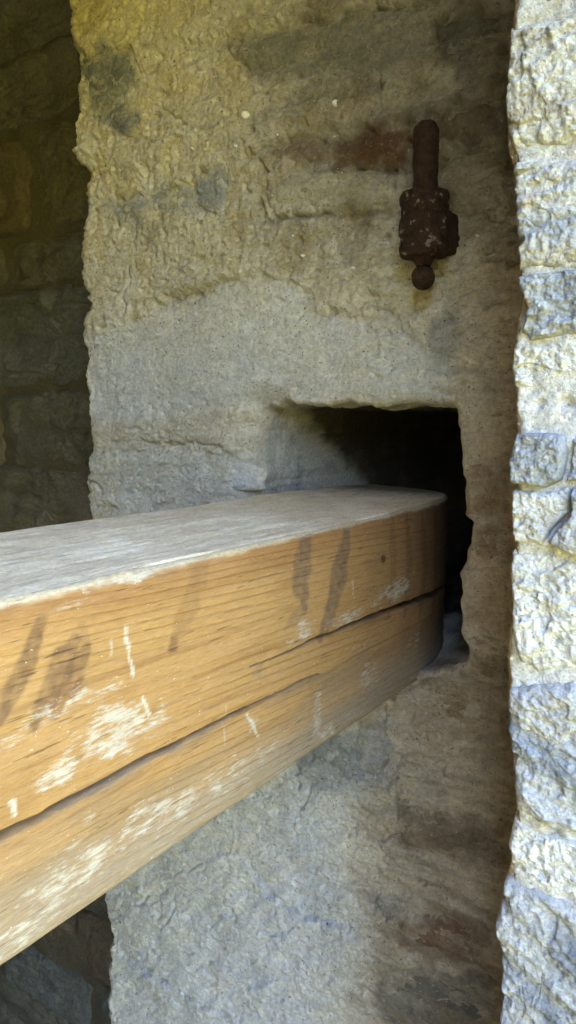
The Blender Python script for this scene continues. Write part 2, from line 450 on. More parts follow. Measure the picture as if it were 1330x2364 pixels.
_rc = np.random.default_rng(77)
for _k in range(26):                       # hairline cracks that wander between the stones
    _x = -0.84+0.55*_rc.random(); _z = (0.12+0.46*_rc.random()) if _k < 14 else (-0.95+0.6*_rc.random())
    _a = _rc.normal(0, 0.45)+(math.pi/2 if _rc.random() < 0.25 else 0); _pl = [(_x, _z)]
    for _j in range(4):
        _a += _rc.normal(0, 0.45); _x += 0.022*math.cos(_a); _z += 0.022*math.sin(_a); _pl.append((_x, _z))
    CRACKS.append((_pl, 0.0010+0.0006*_rc.random(), 0.0030+0.003*_rc.random()))
def wall_height(x, z):
    """relief of the mortar towards the viewer and a roughness mask"""
    wx = x+0.006*noise(x*14, z*14, 41); wz = z+0.006*noise(x*14, z*14, 42)
    upper = sstep(0.10, 0.20, z+0.05*noise(x*7, z*7, 2))
    coat = poly_sdf(wx, wz, COATS[0][0])
    smooth = sstep(0.01, -0.015, coat)
    low = sstep(-0.25, -0.36, z)
    rough = np.clip(0.34+0.50*upper+0.30*sstep(0.05, 0.4, noise(x*9, z*9, 8))-0.30*smooth-0.05*low, 0.12, 1.0)
    h = 0.008*fbm(x, z, 4.5, 3, 1)
    h += 0.0075*fbm(x*0.30+0.02*noise(x*6, z*6, 3), z*1.6, 12, 4, 5, .6)*(0.5+0.5*upper)      # courses showing through
    lump = fbm(wx, wz, 24, 4, 11, .6)
    patch = sstep(-0.25, 0.45, noise(x*5.5+3, z*8, 14))
    h += (0.0012+0.0021*rough*patch)*lump
    jx = x+0.0022*noise(x*160, z*160, 23); jz = z+0.0022*noise(x*160, z*160, 24)
    gr = rough*(0.25+0.75*patch)
    h += 0.0034*gr*(0.55-worley(jx*85, jz*95, 21))+0.0016*(0.2+gr)*(0.55-worley(jx*190, jz*190, 22))
    h += (0.0005+0.0014*rough)*fbm(x, z, 130, 3, 31, 0.75)
    for q, (fq, amp) in enumerate(((9, 0.0020), (19, 0.0015), (37, 0.0010))):
        h += amp*(0.4+0.6*np.maximum(rough, sstep(-.46, -.36, x)))*(sstep(-0.03, 0.03, fbm(x*0.55, z*1.5, fq, 5, 90+q, .6)-0.08)-0.5)
    pit = noise(x*80, z*105, 77)
    h -= 0.0055*rough*sstep(0.40, 0.72, pit)
    h -= 0.0060*sstep(0.50, 0.75, noise(x*33, z*47, 78))*rough
    # trowelled ridges low down, leaning to the right
    a = x*0.8+z*0.6; b = -x*0.6+z*0.8
    lw = low*sstep(-0.36, -0.46, x)
    h += 0.0034*lw*fbm(a*0.5+.01*noise(x*20, z*20, 52), b*1.6, 30, 4, 51, .6)
    h += 0.0042*lw*ridged(a*0.6+0.3*wx, b*1.2, 11, 4, 53)
    rg = sstep(-0.46, -0.36, x)
    h += 0.0042*fbm(x*0.35, z*2.0, 22, 5, 61, .65)*rg+0.0032*rg*ridged(wx*0.5, wz*1.7, 26, 4, 63)*sstep(-.3, .4, noise(x*8, z*14, 64))
    h -= 0.005*rg*sstep(.45, .7, noise(x*55, z*90, 65))
    for poly, step in COATS:
        bx0 = min(q[0] for q in poly)-.05; bx1 = max(q[0] for q in poly)+.05; bz0 = min(q[1] for q in poly)-.05; bz1 = max(q[1] for q in poly)+.05
        mk = (x > bx0) & (x < bx1) & (z > bz0) & (z < bz1)
        if mk.any():
            sdf = poly_sdf(wx[mk]+0.006*noise(x[mk]*60, z[mk]*60, 71), wz[mk]+0.006*noise(x[mk]*60, z[mk]*60, 72), poly)
            h[mk] += step*sstep(0.0025, -0.003, sdf)
    for poly, wd, dp in CRACKS:
        bx0 = min(q[0] for q in poly)-.03; bx1 = max(q[0] for q in poly)+.03; bz0 = min(q[1] for q in poly)-.03; bz1 = max(q[1] for q in poly)+.03
        mk = (x > bx0) & (x < bx1) & (z > bz0) & (z < bz1)
        if mk.any():
            jx = 0.008*fbm(x[mk], z[mk], 45, 4, 81, .6); jz = 0.008*fbm(x[mk], z[mk], 45, 4, 82, .6)
            d, t = seg_dist(x[mk]+jx, z[mk]+jz, poly)
            w = wd*(0.5+0.9*np.sin(np.pi*np.clip(t, .05, .95)))
            h[mk] -= 1.6*dp*np.exp(-(d/w)**2)
    # broken joints round the stones
    for k, (poly, c1, c2, pr, stn) in enumerate(WALL_STONES):
        p = np.array(poly); lo = p.min(0)-.02; hi = p.max(0)+.02
        mk = (x > lo[0]) & (x < hi[0]) & (z > lo[1]) & (z < hi[1])
        if mk.any():
            xs, zs = x[mk], z[mk]
            d = poly_sdf(xs, zs, poly)+0.007*fbm(xs, zs, 40, 4, 150+k, .6)
            gate = sstep(0.0, 0.35, noise(xs*16, zs*16, 190+k))
            h[mk] -= 0.0055*gate*np.exp(-(d/0.0019)**2)
    return h, rough, smooth, upper, low

def wall_tint(x, z, rough, smooth, upper, low, stones=True):
    c = np.broadcast_to(BUFF, x.shape+(3,)).copy()
    n1 = fbm(x, z, 7, 4, 101); n2 = fbm(x, z, 18, 4, 111); n3 = fbm(x, z, 55, 3, 121)
    lw = low*sstep(-0.36, -0.48, x+0.03*n1)
    c = mixc(c, GREY, np.clip(0.7*smooth+0.35*sstep(0, .5, n1)*(1-lw), 0, 1))
    c = mixc(c, (0.52, 0.545, 0.58), 0.85*lw)
    c = mixc(c, (0.57, 0.54, 0.50), 0.5*lw*sstep(0.1, .6, n2))
    c = mixc(c, OCHRE, 0.6*upper*sstep(-0.1, 0.5, n2))
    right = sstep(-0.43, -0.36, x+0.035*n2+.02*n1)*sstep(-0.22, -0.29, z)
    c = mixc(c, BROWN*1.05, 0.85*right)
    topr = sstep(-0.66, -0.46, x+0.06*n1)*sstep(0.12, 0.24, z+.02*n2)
    c = mixc(c, np.array((0.19, 0.155, 0.105)), 0.78*topr*np.clip(.8+.5*n2, 0, 1))  # dark slate tone, deepened to stand in for upper-right shade
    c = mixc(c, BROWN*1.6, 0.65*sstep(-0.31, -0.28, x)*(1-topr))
    st = fbm(x*0.3, z*2.0, 20, 4, 131)
    dkz = np.clip(right+topr, 0, 1)
    c = mixc(c, np.array((0.15, 0.118, 0.085)), 0.42*dkz*sstep(0.10, 0.38, st+.25*n3))
    c = mixc(c, np.array((0.36, 0.295, 0.22)), 0.55*dkz*sstep(-0.1, -0.4, st+.25*n3))
    c = mixc(c, PALE, 0.40*sstep(0.25, 0.7, n3)*(1-0.8*dkz))
    c = mixc(c, np.array((0.22, 0.21, 0.19)), 0.45*sstep(0.40, 0.8, fbm(x, z, 13, 4, 141))*(1-smooth)*(1-.6*lw))
    # rust run beside the pintle
    rx, rz = on_y(880, 345, D)
    q = np.hypot((x-rx-(z-rz)*0.2)/0.075, (z-rz)/0.028)+0.55*n2
    c = mixc(c, RUST*0.75, 0.8*sstep(1.0, 0.45, q)*sstep(-.5, .3, n3))
    c = mixc(c, np.array((0.10, 0.075, 0.055)), 0.5*sstep(1.6, 0.9, q)*sstep(-.2, .3, n3))
    for (px, py, a, b, k) in ((655, 1075, .022, .026, .55), (800, 1740, .06, .04, .5), (330, 1110, .08, .03, .12), (1030, 790, .03, .03, .5)):
        sx, sz = on_y(px, py, D)
        q = np.hypot((x-sx)/a, (z-sz)/b)+0.8*n2
        c = mixc(c, np.array(SL)*1.15, k*sstep(1.0, 0.4, q))
    if stones:
        for k, (poly, c1, c2, pr, stn) in enumerate(WALL_STONES):
            p = np.array(poly); lo = p.min(0)-.03; hi = p.max(0)+.03
            mk = (x > lo[0]) & (x < hi[0]) & (z > lo[1]) & (z < hi[1])
            if not mk.any(): continue
            xs, zs = x[mk], z[mk]
            d = poly_sdf(xs, zs, poly)+0.014*fbm(xs, zs, 28, 4, 150+k)
            w = stn*sstep(0.006, -0.006, d)*np.clip(0.72+0.6*fbm(xs*.6, zs*1.3, 40, 4, 170+k), 0, 1)
            c[mk] = mixc(c[mk], np.array(c1)*1.05, w)
    c *= (1+0.12*n1+0.14*n3)[..., None]
    return c

def build_main_wall():
    root = thing('stone_wall', 'rough lime-plastered rubble wall with a square recess holding the timber bar', 'wall', (0, 0, 0))
    zs = np.r_[np.linspace(-1.655, -1.05, 60, endpoint=False), np.arange(-1.05, 0.70, 0.0019), np.linspace(0.701, 0.90, 20)]
    step = 0.0019
    rc = 0.014
    s_ret = np.r_[np.linspace(0.30, 0.06, 25, endpoint=False), np.arange(0.06, 0, -0.0025)]   # return face, distance behind the corner
    s_arc = np.linspace(0, 1, 14)
    s_fr = np.arange(step, 0.80, step)
    nr, na, nf = len(s_ret), len(s_arc), len(s_fr)
    m_ = nr+na+nf
    e = np.interp(zs, EDGE[:, 0], EDGE[:, 1])+0.0035*noise(zs*40, zs*0+3, 9)+0.002*noise(zs*110, zs*0+8, 19)
    X = np.zeros((len(zs), m_)); Y = np.zeros_like(X); NX = np.zeros_like(X); NY = np.zeros_like(X); S = np.zeros_like(X)
    e0 = -0.872
    for k, s in enumerate(s_ret):
        X[:, k] = e; Y[:, k] = D+rc+s; NX[:, k] = -1; S[:, k] = e0-rc-s
    for k, a in enumerate(s_arc):
        th = a*math.pi/2; j = nr+k
        X[:, j] = e+rc-rc*math.cos(th); Y[:, j] = D+rc-rc*math.sin(th); NX[:, j] = -math.cos(th); NY[:, j] = -math.sin(th); S[:, j] = e0-rc+rc*th
    for k, s in enumerate(s_fr):
        j = nr+na+k
        X[:, j] = e0+rc+s+(e-e0)*math.exp(-s/0.035); Y[:, j] = D; NY[:, j] = -1; S[:, j] = e0+s+rc*0.57
    Z = np.repeat(zs[:, None], m_, 1)
    h, rough, smooth, upper, low = wall_height(np.where(NY == -1, X, S), Z)
    # the hole of the recess
    sdf = np.full(X.shape, 9.0)
    mk = (NY == -1) & (X > -0.66) & (X < -0.2) & (Z > -0.38) & (Z < 0.10)
    sdf[mk] = poly_sdf(X[mk], Z[mk], HL)
    snap = mk & (np.abs(sdf) < 0.0016)
    pts = np.stack([X[snap], Z[snap]], 1)
    seg = np.vstack([HL, HL[:1]])
    best = np.full(len(pts), 9.0); bp = pts.copy()
    for i in range(len(HL)):
        a, b = seg[i], seg[i+1]; d = b-a
        t = np.clip(((pts-a)@d)/(d@d), 0, 1); q = a+t[:, None]*d
        dd = np.hypot(*(pts-q).T); w = dd < best
        best[w] = dd[w]; bp[w] = q[w]
    X[snap] = bp[:, 0]; Z[snap] = bp[:, 1]; sdf[snap] = 0
    r = lip_r(X, Z)
    dd = np.clip(sdf, 0, None)
    inlip = dd < r
    dep = np.where(inlip, r-np.sqrt(np.clip(r*r-(r-dd)**2, 0, None)), 0)
    h = h*sstep(0.0, 0.012, dd)
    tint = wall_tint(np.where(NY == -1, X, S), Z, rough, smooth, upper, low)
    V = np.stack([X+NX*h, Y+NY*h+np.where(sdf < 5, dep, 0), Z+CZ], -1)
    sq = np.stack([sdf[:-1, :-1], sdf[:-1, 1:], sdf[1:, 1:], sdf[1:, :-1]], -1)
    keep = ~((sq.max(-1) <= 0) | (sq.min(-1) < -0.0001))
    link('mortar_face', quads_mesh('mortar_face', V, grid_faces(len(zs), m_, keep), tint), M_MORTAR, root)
    # recess lining
    n = len(HL); dep = np.r_[np.linspace(0, 0.06, 30, endpoint=False), np.linspace(0.06, 0.80, 110)]
    r0 = lip_r(HL[:, 0], HL[:, 1])
    cx, cz = -0.425, -0.135
    tang = np.roll(HL, -1, 0)-np.roll(HL, 1, 0); nrm = np.stack([tang[:, 1], -tang[:, 0]], 1); nrm /= np.hypot(*nrm.T)[:, None]
    if ((HL-[cx, cz])*nrm).sum() > 0: nrm = -nrm           # inward
    per = np.r_[0, np.cumsum(np.hypot(*np.diff(HL, axis=0).T))]
    pp, dd = np.meshgrid(per, dep)
    hh = (0.006*fbm(pp, dd, 14, 4, 201)+0.0012*fbm(pp, dd, 90, 3, 211))*sstep(0, 0.03, dd)
    # keep clear of the timber: only outward relief on the sides that touch it
    hh = np.where((HL[None, :, 0] < -0.5) | (HL[None, :, 1] < -0.2), -np.abs(hh), hh)
    V = np.stack([HL[None, :, 0]+nrm[None, :, 0]*hh, D+r0[None, :]-0.0004+dd, HL[None, :, 1]+nrm[None, :, 1]*hh+CZ], -1)
    x = pp*0.7; z = dd
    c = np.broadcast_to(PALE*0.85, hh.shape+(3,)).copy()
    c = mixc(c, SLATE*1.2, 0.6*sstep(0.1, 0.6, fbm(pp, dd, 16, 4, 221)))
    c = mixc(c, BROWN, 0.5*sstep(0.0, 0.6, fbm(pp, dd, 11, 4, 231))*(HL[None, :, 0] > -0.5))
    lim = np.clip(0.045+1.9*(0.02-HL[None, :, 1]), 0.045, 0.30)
    inn = sstep(-0.025, 0.035, dd-lim+0.03*fbm(pp, dd, 18, 5, 241, .6))  # shade of the deep recess painted into the lining colour, edge slanting
    recess_shade = np.broadcast_to(np.array((0.085, 0.075, 0.062)), hh.shape+(3,)).copy()
    recess_shade = mixc(recess_shade, (0.14, 0.12, 0.095), 0.7*sstep(0, .5, fbm(pp, dd, 14, 4, 251)))
    c = c*(1-inn[..., None])+recess_shade*inn[..., None]
    # end cap ring
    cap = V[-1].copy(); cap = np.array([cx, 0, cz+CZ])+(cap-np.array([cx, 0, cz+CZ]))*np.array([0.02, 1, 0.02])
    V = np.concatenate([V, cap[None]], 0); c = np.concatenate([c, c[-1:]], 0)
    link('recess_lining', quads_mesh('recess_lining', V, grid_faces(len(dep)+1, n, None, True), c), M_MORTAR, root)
    return root
WALL = build_main_wall()

# ---------------------------------------------------------------- stones: rounded rubble faces in a wall plane
def stone_mesh(poly, Y, proud, depth, seed, tint_fn, relief=0.003, fine=0.0008, strat=0.0, ang=0.0, rings=34, segs=120, edge=0.05, base_fn=None,
               pw=5.0, tilt=(0, 0), mid=0.0):
    """a block whose face is the polygon, rounded over at its border and running back into the wall"""
    p = np.array(poly, float); c = p.mean(0)
    th = np.linspace(0, 2*math.pi, segs, endpoint=False)
    pc = np.vstack([p, p[:1]])-c
    R = np.zeros(segs)
    for k, t in enumerate(th):
        d = np.array([math.cos(t), math.sin(t)]); best = 0
        for i in range(len(p)):
            a, b = pc[i], pc[i+1]; e = b-a
            den = d[0]*e[1]-d[1]*e[0]
            if abs(den) < 1e-12: continue
            s = (a[0]*e[1]-a[1]*e[0])/den; q = (a[0]*d[1]-a[1]*d[0])/den
            if s > 0 and -1e-6 <= q <= 1+1e-6: best = max(best, s)
        R[k] = best
    k5 = np.array([1, 2, 1.])/4
    for _ in range(2): R = k5[0]*np.roll(R, 1)+k5[1]*R+k5[2]*np.roll(R, -1)
    size = R.mean()
    bx = c[0]+R*np.cos(th); bz = c[1]+R*np.sin(th)
    R = R*(1+edge*noise(bx*30, bz*30, seed)+0.5*edge*noise(bx*90, bz*90, seed+1))
    t = np.linspace(0, 1, rings)**0.62
    T, TH = np.meshgrid(t, th, indexing='ij')
    x = c[0]+T*R[None]*np.cos(TH); z = c[1]+T*R[None]*np.sin(TH)
    dome = np.clip(1-T**pw, 0, 1)**(1/2.6)
    y = depth*(dome-1)+proud+tilt[0]*(x-c[0])+tilt[1]*(z-c[1])
    ca, sa = math.cos(ang), math.sin(ang)
    a = x*ca+z*sa; b = -x*sa+z*ca
    rl = relief*fbm(x, z, 20, 4, seed+3)+fine*fbm(x, z, 130, 3, seed+4, 0.65)
    if mid: rl = rl+mid*1.3*(0.5-worley(x*200, z*200, seed+9))-mid*2.0*sstep(.45, .7, noise(x*75, z*75, seed+7))
    if mid:                                                   # flakes broken off in layers, with sharp steps
        for q, (fq, amp) in enumerate(((11, 1.8), (21, 1.2), (40, 0.45))):
            rl = rl+mid*amp*(sstep(-0.02, 0.02, fbm(a*0.7, b*1.3, fq, 4, seed+80+q, .6)-0.05)-0.5)
    if strat: rl = rl+strat*fbm(a*0.35, b*1.8, 34, 4, seed+5)
    y = y+rl*np.clip(dome*1.5, 0, 1)
    if base_fn is not None: y = y+base_fn(x, z)
    V = np.stack([x, Y-y, z+CZ], -1)
    return quads_mesh('stone', V, grid_faces(rings, segs, None, True), tint_fn(x, z, a, b, seed))

def tint_of(base, alt, amt=0.6, freq=16, spots=None, sfreq=30, pale=0.0, gain=1.0):
    base = np.array(base); alt = np.array(alt)
    def fn(x, z, a, b, seed):
        c = np.broadcast_to(base, x.shape+(3,)).copy()
        c = mixc(c, alt, amt*sstep(-0.1, 0.5, fbm(a*0.5, b*1.5, freq, 4, seed+40)))
        if spots is not None: c = mixc(c, spots, 0.8*sstep(0.35, 0.6, fbm(x, z, sfreq, 4, seed+50)))
        if pale: c = mixc(c, (0.62, 0.60, 0.54), pale*sstep(0.0, 0.5, fbm(x, z, 60, 4, seed+60, 0.7)))
        return c*gain*(1+0.12*fbm(x, z, 90, 3, seed+70))[..., None]
    return fn

def smooth_mortar(x, z):
    upper = sstep(0.10, 0.20, z+0.05*noise(x*7, z*7, 2))
    return 0.008*fbm(x, z, 4.5, 3, 1)+0.0075*fbm(x*0.30+0.02*noise(x*6, z*6, 3), z*1.6, 12, 4, 5, .6)*(0.5+0.5*upper)

def main_wall_stones():
    for k, (poly, c1, c2, proud, stn) in enumerate(WALL_STONES):
        def fn(x, z, a, b, seed, poly=poly, c1=c1, c2=c2):
            _, rough, smooth, upper, low = wall_height(x, z)
            w = wall_tint(x, z, rough, smooth, upper, low)
            c = np.broadcast_to(np.array(c1), x.shape+(3,)).copy()
            c = mixc(c, c2, 0.8*sstep(-0.1, 0.5, fbm(a*0.5, b*1.5, 24, 4, seed+40)))
            d = -poly_sdf(x, z, poly)
            m_ = sstep(0.0, 0.012, d+0.010*fbm(x, z, 35, 4, seed+41))*np.clip(0.75+0.6*fbm(x, z, 26, 4, seed+42), 0, 1)
            c = w+(c-w)*m_[..., None]
            return c*(1+0.14*fbm(x, z, 90, 3, seed+70))[..., None]
        me = stone_mesh(poly, D, proud, 0.012, 300+k*11, fn, relief=.003, fine=0.0012, strat=0.0018, ang=0.1, rings=34, segs=130, edge=0.10,
                        base_fn=smooth_mortar, pw=4)
        link('stone', me, M_MORTAR, WALL)
    # white quartz pebbles held in the mortar
    rng = np.random.default_rng(4)
    for (px, py, r) in ((575, 270, .0055), (778, 241, .004), (480, 348, .002), (450, 345, .002), (555, 342, .002), (652, 317, .0022), (680, 545, .002), (1105, 545, .002), (820, 620, .0022), (700, 590, .002)):
        x, z = on_y(px, py, D)
        poly = [(x+r*(0.7+0.5*rng.random())*math.cos(t), z+r*1.1*(0.7+0.5*rng.random())*math.sin(t)) for t in np.linspace(0, 6.28, 7, endpoint=False)]
        me = stone_mesh(poly, D, 0.0075, 0.012, int(px), tint_of((.7, .68, .62), (.6, .57, .5)), relief=0.001, fine=0, rings=8, segs=18, base_fn=smooth_mortar, pw=2.4)
        link('pebble', me, M_QUARTZ, WALL)
main_wall_stones()

# ---------------------------------------------------------------- the pier at the right
def build_pier():
    root = thing('stone_pier', 'pale daylit rubble pier of grey and cream stones at the right edge', 'wall', (0, 0, 0))
    # mortar core with its corner
    zs = np.r_[np.linspace(-1.655, -0.60, 80, endpoint=False), np.arange(-0.60, 0.36, 0.0018), np.linspace(0.361, 1.30, 70)]
    ed = np.array([(-1.7, -.146), (-.45, -.1515), (-.351, -.1545), (-.308, -.1495), (-.28, -.1475), (-.208, -.1555), (-.16, -.1585), (-.129, -.1565), (-.03, -.1565), (.05, -.1625),
                   (.072, -.1585), (.132, -.161), (.152, -.166), (.182, -.171), (.228, -.172), (.267, -.170), (1.3, -.17)])
    ed = ed*(YP/0.5)
    e = np.interp(zs, ed[:, 0], ed[:, 1])+0.0012*noise(zs*60, zs*0+2, 7)
    rc = 0.006; back = 0.0005
    cols = []
    for s in np.linspace(D-YP+0.02, 0.006, 40): cols.append((e, np.full_like(zs, YP+back+s), -1, 0, e-s))
    for a in np.linspace(0, math.pi/2, 8): cols.append((e+rc-rc*math.cos(a), YP+back+rc*(1-math.sin(a))+0*zs, -math.cos(a), -math.sin(a), e+rc*a))
    for s in np.r_[np.arange(0.002, 0.13, 0.0018), np.linspace(0.131, XO+0.15, 60)]: cols.append((e*0-0.156*YP/.5+(e+.156*YP/.5)*math.exp(-s/.02)+rc+s, YP+back+0*zs, 0, -1, e+s+0.01))
    # outer face towards the field
    X = np.stack([c[0] for c in cols], 1); Y = np.stack([c[1] for c in cols], 1); S = np.stack([c[4] for c in cols], 1)
    NX = np.array([c[2] for c in cols]); NY = np.array([c[3] for c in cols]); Z = np.repeat(zs[:, None], X.shape[1], 1)
    h = 0.0042*fbm(S, Z, 13, 4, 501, .6)+0.0020*fbm(S, Z, 110, 3, 511, .65)-0.004*sstep(.4, .7, noise(S*60, Z*60, 513))
    h = np.where(NX[None] < -0.5, -np.abs(h)*0.6, h)
    c = np.broadcast_to(np.array((0.47, 0.475, 0.48)), X.shape+(3,)).copy()
    c = mixc(c, (0.25, 0.185, 0.11), np.clip(0.9*(NX[None] < -0.3)+0.45*sstep(0.2, .6, fbm(S, Z, 14, 4, 521)), 0, 1))
    V = np.stack([X+NX*h, Y+NY*h, Z+CZ], -1)
    link('mortar_core', quads_mesh('mortar_core', V, grid_faces(*X.shape), c), M_PIERMORT, root)
    me = box_mesh('masonry', -0.10, XO, YP+0.03, 1.3, -0.3, 3.3)
    link('masonry', me, M_PLAIN, root)
    Q = lambda pts: pxpoly(pts, YP)
    cream = (0.56, 0.54, 0.49); white = (0.66, 0.65, 0.62); blue = (0.31, 0.33, 0.365); dk = (0.13, 0.145, 0.18); tan = (0.38, 0.335, 0.265)
    rustc = (0.42, 0.24, 0.14)
    t_cream = tint_of(cream, (0.42, 0.38, 0.32), 0.6, 30, (0.27, 0.235, 0.18), 70, pale=0.75, gain=np.array((.76, .79, .84)))
    t_band = tint_of((0.50, 0.49, 0.47), blue, 0.85, 20, (0.45, .36, .28), 26, pale=0.55, gain=np.array((.76, .79, .84)))
    t_white = tint_of(white, (0.52, 0.51, 0.49), 0.5, 30, (0.44, .42, .38), 60, pale=0.5, gain=np.array((.76, .79, .84)))
    t_wb = tint_of(white, tan, 0.3, 20, (0.5, .46, .38), 40, pale=0.5, gain=np.array((.76, .79, .84)))
    t_tan = tint_of(tan, (0.27, 0.215, 0.14), 0.6, 26, (0.45, .41, .34), 50, pale=0.35, gain=np.array((.76, .79, .84)))
    t_blue = tint_of(blue, (0.46, 0.46, 0.46), 0.55, 18, (0.46, .39, .30), 22, pale=0.40, gain=np.array((.76, .79, .84)))
    t_fol = tint_of((0.44, 0.44, 0.44), (.24, .265, .31), 0.8, 22, rustc, 15, pale=0.35, gain=np.array((.76, .79, .84)))
    t_dark = tint_of((0.40, 0.40, 0.40), dk, 0.9, 14, (0.44, .37, .27), 14, pale=0.3, gain=np.array((.76, .79, .84)))
    S = [  # polygon, tint, proud, strat, ang
        (((1176, -160), (1420, -170), (1430, 10), (1300, 22), (1176, 38)), t_blue, 0.000, .002, .1),
        (((1166, 44), (1260, 34), (1440, 18), (1450, 330), (1300, 350), (1180, 356), (1164, 300), (1163, 150)), t_cream, 0.002, 0, 0),
        (((1182, 362), (1300, 354), (1440, 338), (1440, 600), (1330, 615), (1192, 632), (1188, 500), (1178, 430)), t_band, 0.003, .002, .05),
        (((1192, 636), (1300, 618), (1450, 606), (1450, 760), (1300, 778), (1222, 792), (1196, 770), (1216, 716)), t_blue, 0.004, .0015, .1),
        (((1178, 796), (1230, 796), (1300, 782), (1450, 766), (1450, 880), (1300, 892), (1182, 902), (1172, 850)), t_wb, 0.001, 0, 0),
        (((1186, 908), (1300, 898), (1450, 888), (1450, 990), (1300, 988), (1190, 992)), t_tan, -0.004, 0, 0),
        (((1188, 1000), (1250, 996), (1312, 1000), (1316, 1040), (1300, 1110), (1260, 1128), (1178, 1120), (1176, 1060)), t_blue, 0.007, .001, .15),
        (((1322, 1010), (1450, 1010), (1450, 1110), (1308, 1112), (1320, 1050)), t_fol, 0.004, .001, .1),
        (((1178, 1126), (1262, 1132), (1320, 1118), (1322, 1180), (1270, 1230), (1255, 1262), (1182, 1256), (1176, 1190)), t_wb, 0.003, .0012, -.5),
        (((1326, 1120), (1450, 1116), (1450, 1320), (1320, 1276), (1262, 1252), (1280, 1232), (1326, 1184)), t_fol, 0.010, .001, -.4),
        (((1178, 1262), (1258, 1266), (1330, 1290), (1450, 1330), (1450, 1560), (1330, 1556), (1240, 1562), (1196, 1520), (1180, 1440), (1174, 1340)), t_white, 0.004, .0006, 0),
        (((1172, 1580), (1236, 1568), (1330, 1562), (1450, 1566), (1450, 1950), (1330, 1930), (1250, 1912), (1190, 1870), (1180, 1760), (1170, 1660)), t_fol, 0.006, .0035, -.45),
        (((1182, 1884), (1250, 1920), (1330, 1940), (1450, 1968), (1450, 2120), (1330, 2078), (1240, 2040), (1172, 1996), (1168, 1940)), t_white, 0.003, 0, 0),
        (((1160, 2016), (1200, 2022), (1300, 2072), (1450, 2136), (1450, 2560), (1300, 2560), (1150, 2540), (1156, 2300), (1146, 2120)), t_dark, 0.006, .0045, -.6),
    ]
    for k, (pts, fn, proud, strat, ang) in enumerate(S):
        me = stone_mesh(Q(pts), YP, proud, 0.034, 700+k*13, fn, relief=0.0024, fine=0.0017, strat=strat*0.9, ang=ang, rings=72, segs=260, edge=0.045, pw=16, mid=0.0012)
        link('stone', me, M_PIERSTONE, root)
    # stones further along and above and below, out of this frame
    rng = np.random.default_rng(12); kinds = [t_cream, t_band, t_white, t_blue, t_fol, t_dark]
    z = -1.64; n = 0
    while z < 1.2:
        hgt = 0.09+0.07*rng.random(); x = -0.150*YP/.5 if (z < -0.52*YP/.5 or z > 0.31*YP/.5) else -0.052*YP/.5
        if z < -0.52*YP/.5 and z+hgt > -0.52*YP/.5: hgt = -0.52*YP/.5-z+0.001
        if z < 0.31*YP/.5 and z+hgt > 0.31*YP/.5: hgt = 0.31*YP/.5-z+0.001
        while x < XO-0.02:
            w = min(0.10+0.12*rng.random(), XO-x)
            if XO-x-w < 0.06: w = XO-x
            j = lambda: 0.006*(rng.random()-0.5)
            a, b, c_, d = x+0.004, x+w-0.004, z+0.004, z+hgt-0.004
            poly = [(a+j(), c_+j()), ((a+b)/2, c_+j()), (b+j(), c_+j()), (b+j(), (c_+d)/2), (b+j(), d+j()), ((a+b)/2, d+j()), (a+j(), d+j()), (a+j(), (c_+d)/2)]
            me = stone_mesh(poly, YP, 0.003*rng.random(), 0.03, 900+n*7, kinds[n % 6], relief=.004, fine=.001, strat=.0015, ang=rng.random()-.5, rings=20, segs=70, edge=.03, pw=8)
            link('stone', me, M_PIERSTONE, root)
            x += w; n += 1
        z += hgt
    return root
PIER = build_pier()

# ---------------------------------------------------------------- the deeper passage wall at the left
def build_back_wall():
    root = thing('passage_wall', 'dark shadowed rubble wall set back behind the plastered wall at left', 'wall', (0, 0, 0))
    xs = np.linspace(-4.0, -0.80, 260); zs = np.linspace(-1.65, 0.88, 220)
    X, Z = np.meshgrid(xs, zs)
    h = 0.012*fbm(X, Z, 6, 5, 801)
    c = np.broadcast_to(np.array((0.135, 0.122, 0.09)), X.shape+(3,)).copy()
    V = np.stack([X, YB-h+0.007, Z+CZ], -1)
    link('mortar_face', quads_mesh('mortar_face', V, grid_faces(*X.shape), c), M_MORTAR, root)
    rng = np.random.default_rng(31)
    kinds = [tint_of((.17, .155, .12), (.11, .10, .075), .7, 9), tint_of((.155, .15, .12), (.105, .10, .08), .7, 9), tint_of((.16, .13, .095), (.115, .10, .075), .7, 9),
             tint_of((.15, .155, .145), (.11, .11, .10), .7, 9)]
    z = -1.64; n = 0
    while z < 0.80:
        hgt = 0.09+0.13*rng.random(); x = -2.2-0.4*rng.random()
        while x < -0.86:
            w = min(0.25+0.40*rng.random(), -0.82-x)
            if -0.82-x-w < 0.08: w = -0.82-x
            j = lambda: 0.022*(rng.random()-0.5)
            a, b, c_, d = x+0.002, x+w-0.002, z+0.002, z+hgt-0.002
            poly = [(a+j(), c_+j()), ((a+b)/2, c_+j()), (b+j(), c_+j()), (b+j(), (c_+d)/2), (b+j(), d+j()), ((a+b)/2, d+j()), (a+j(), d+j()), (a+j(), (c_+d)/2)]
            me = stone_mesh(poly, YB, 0.002+0.012*rng.random(), 0.03, 1300+n*7, kinds[int(rng.integers(4))], relief=.008, fine=.001, strat=.006, ang=.15*(rng.random()-.5),
                            rings=30, segs=90, edge=.07, pw=5, mid=.002, tilt=(0.06*(rng.random()-.5), 0.14*(rng.random()-.5)))
            link('stone', me, M_STONE, root)
            x += w; n += 1
        z += hgt
build_back_wall()

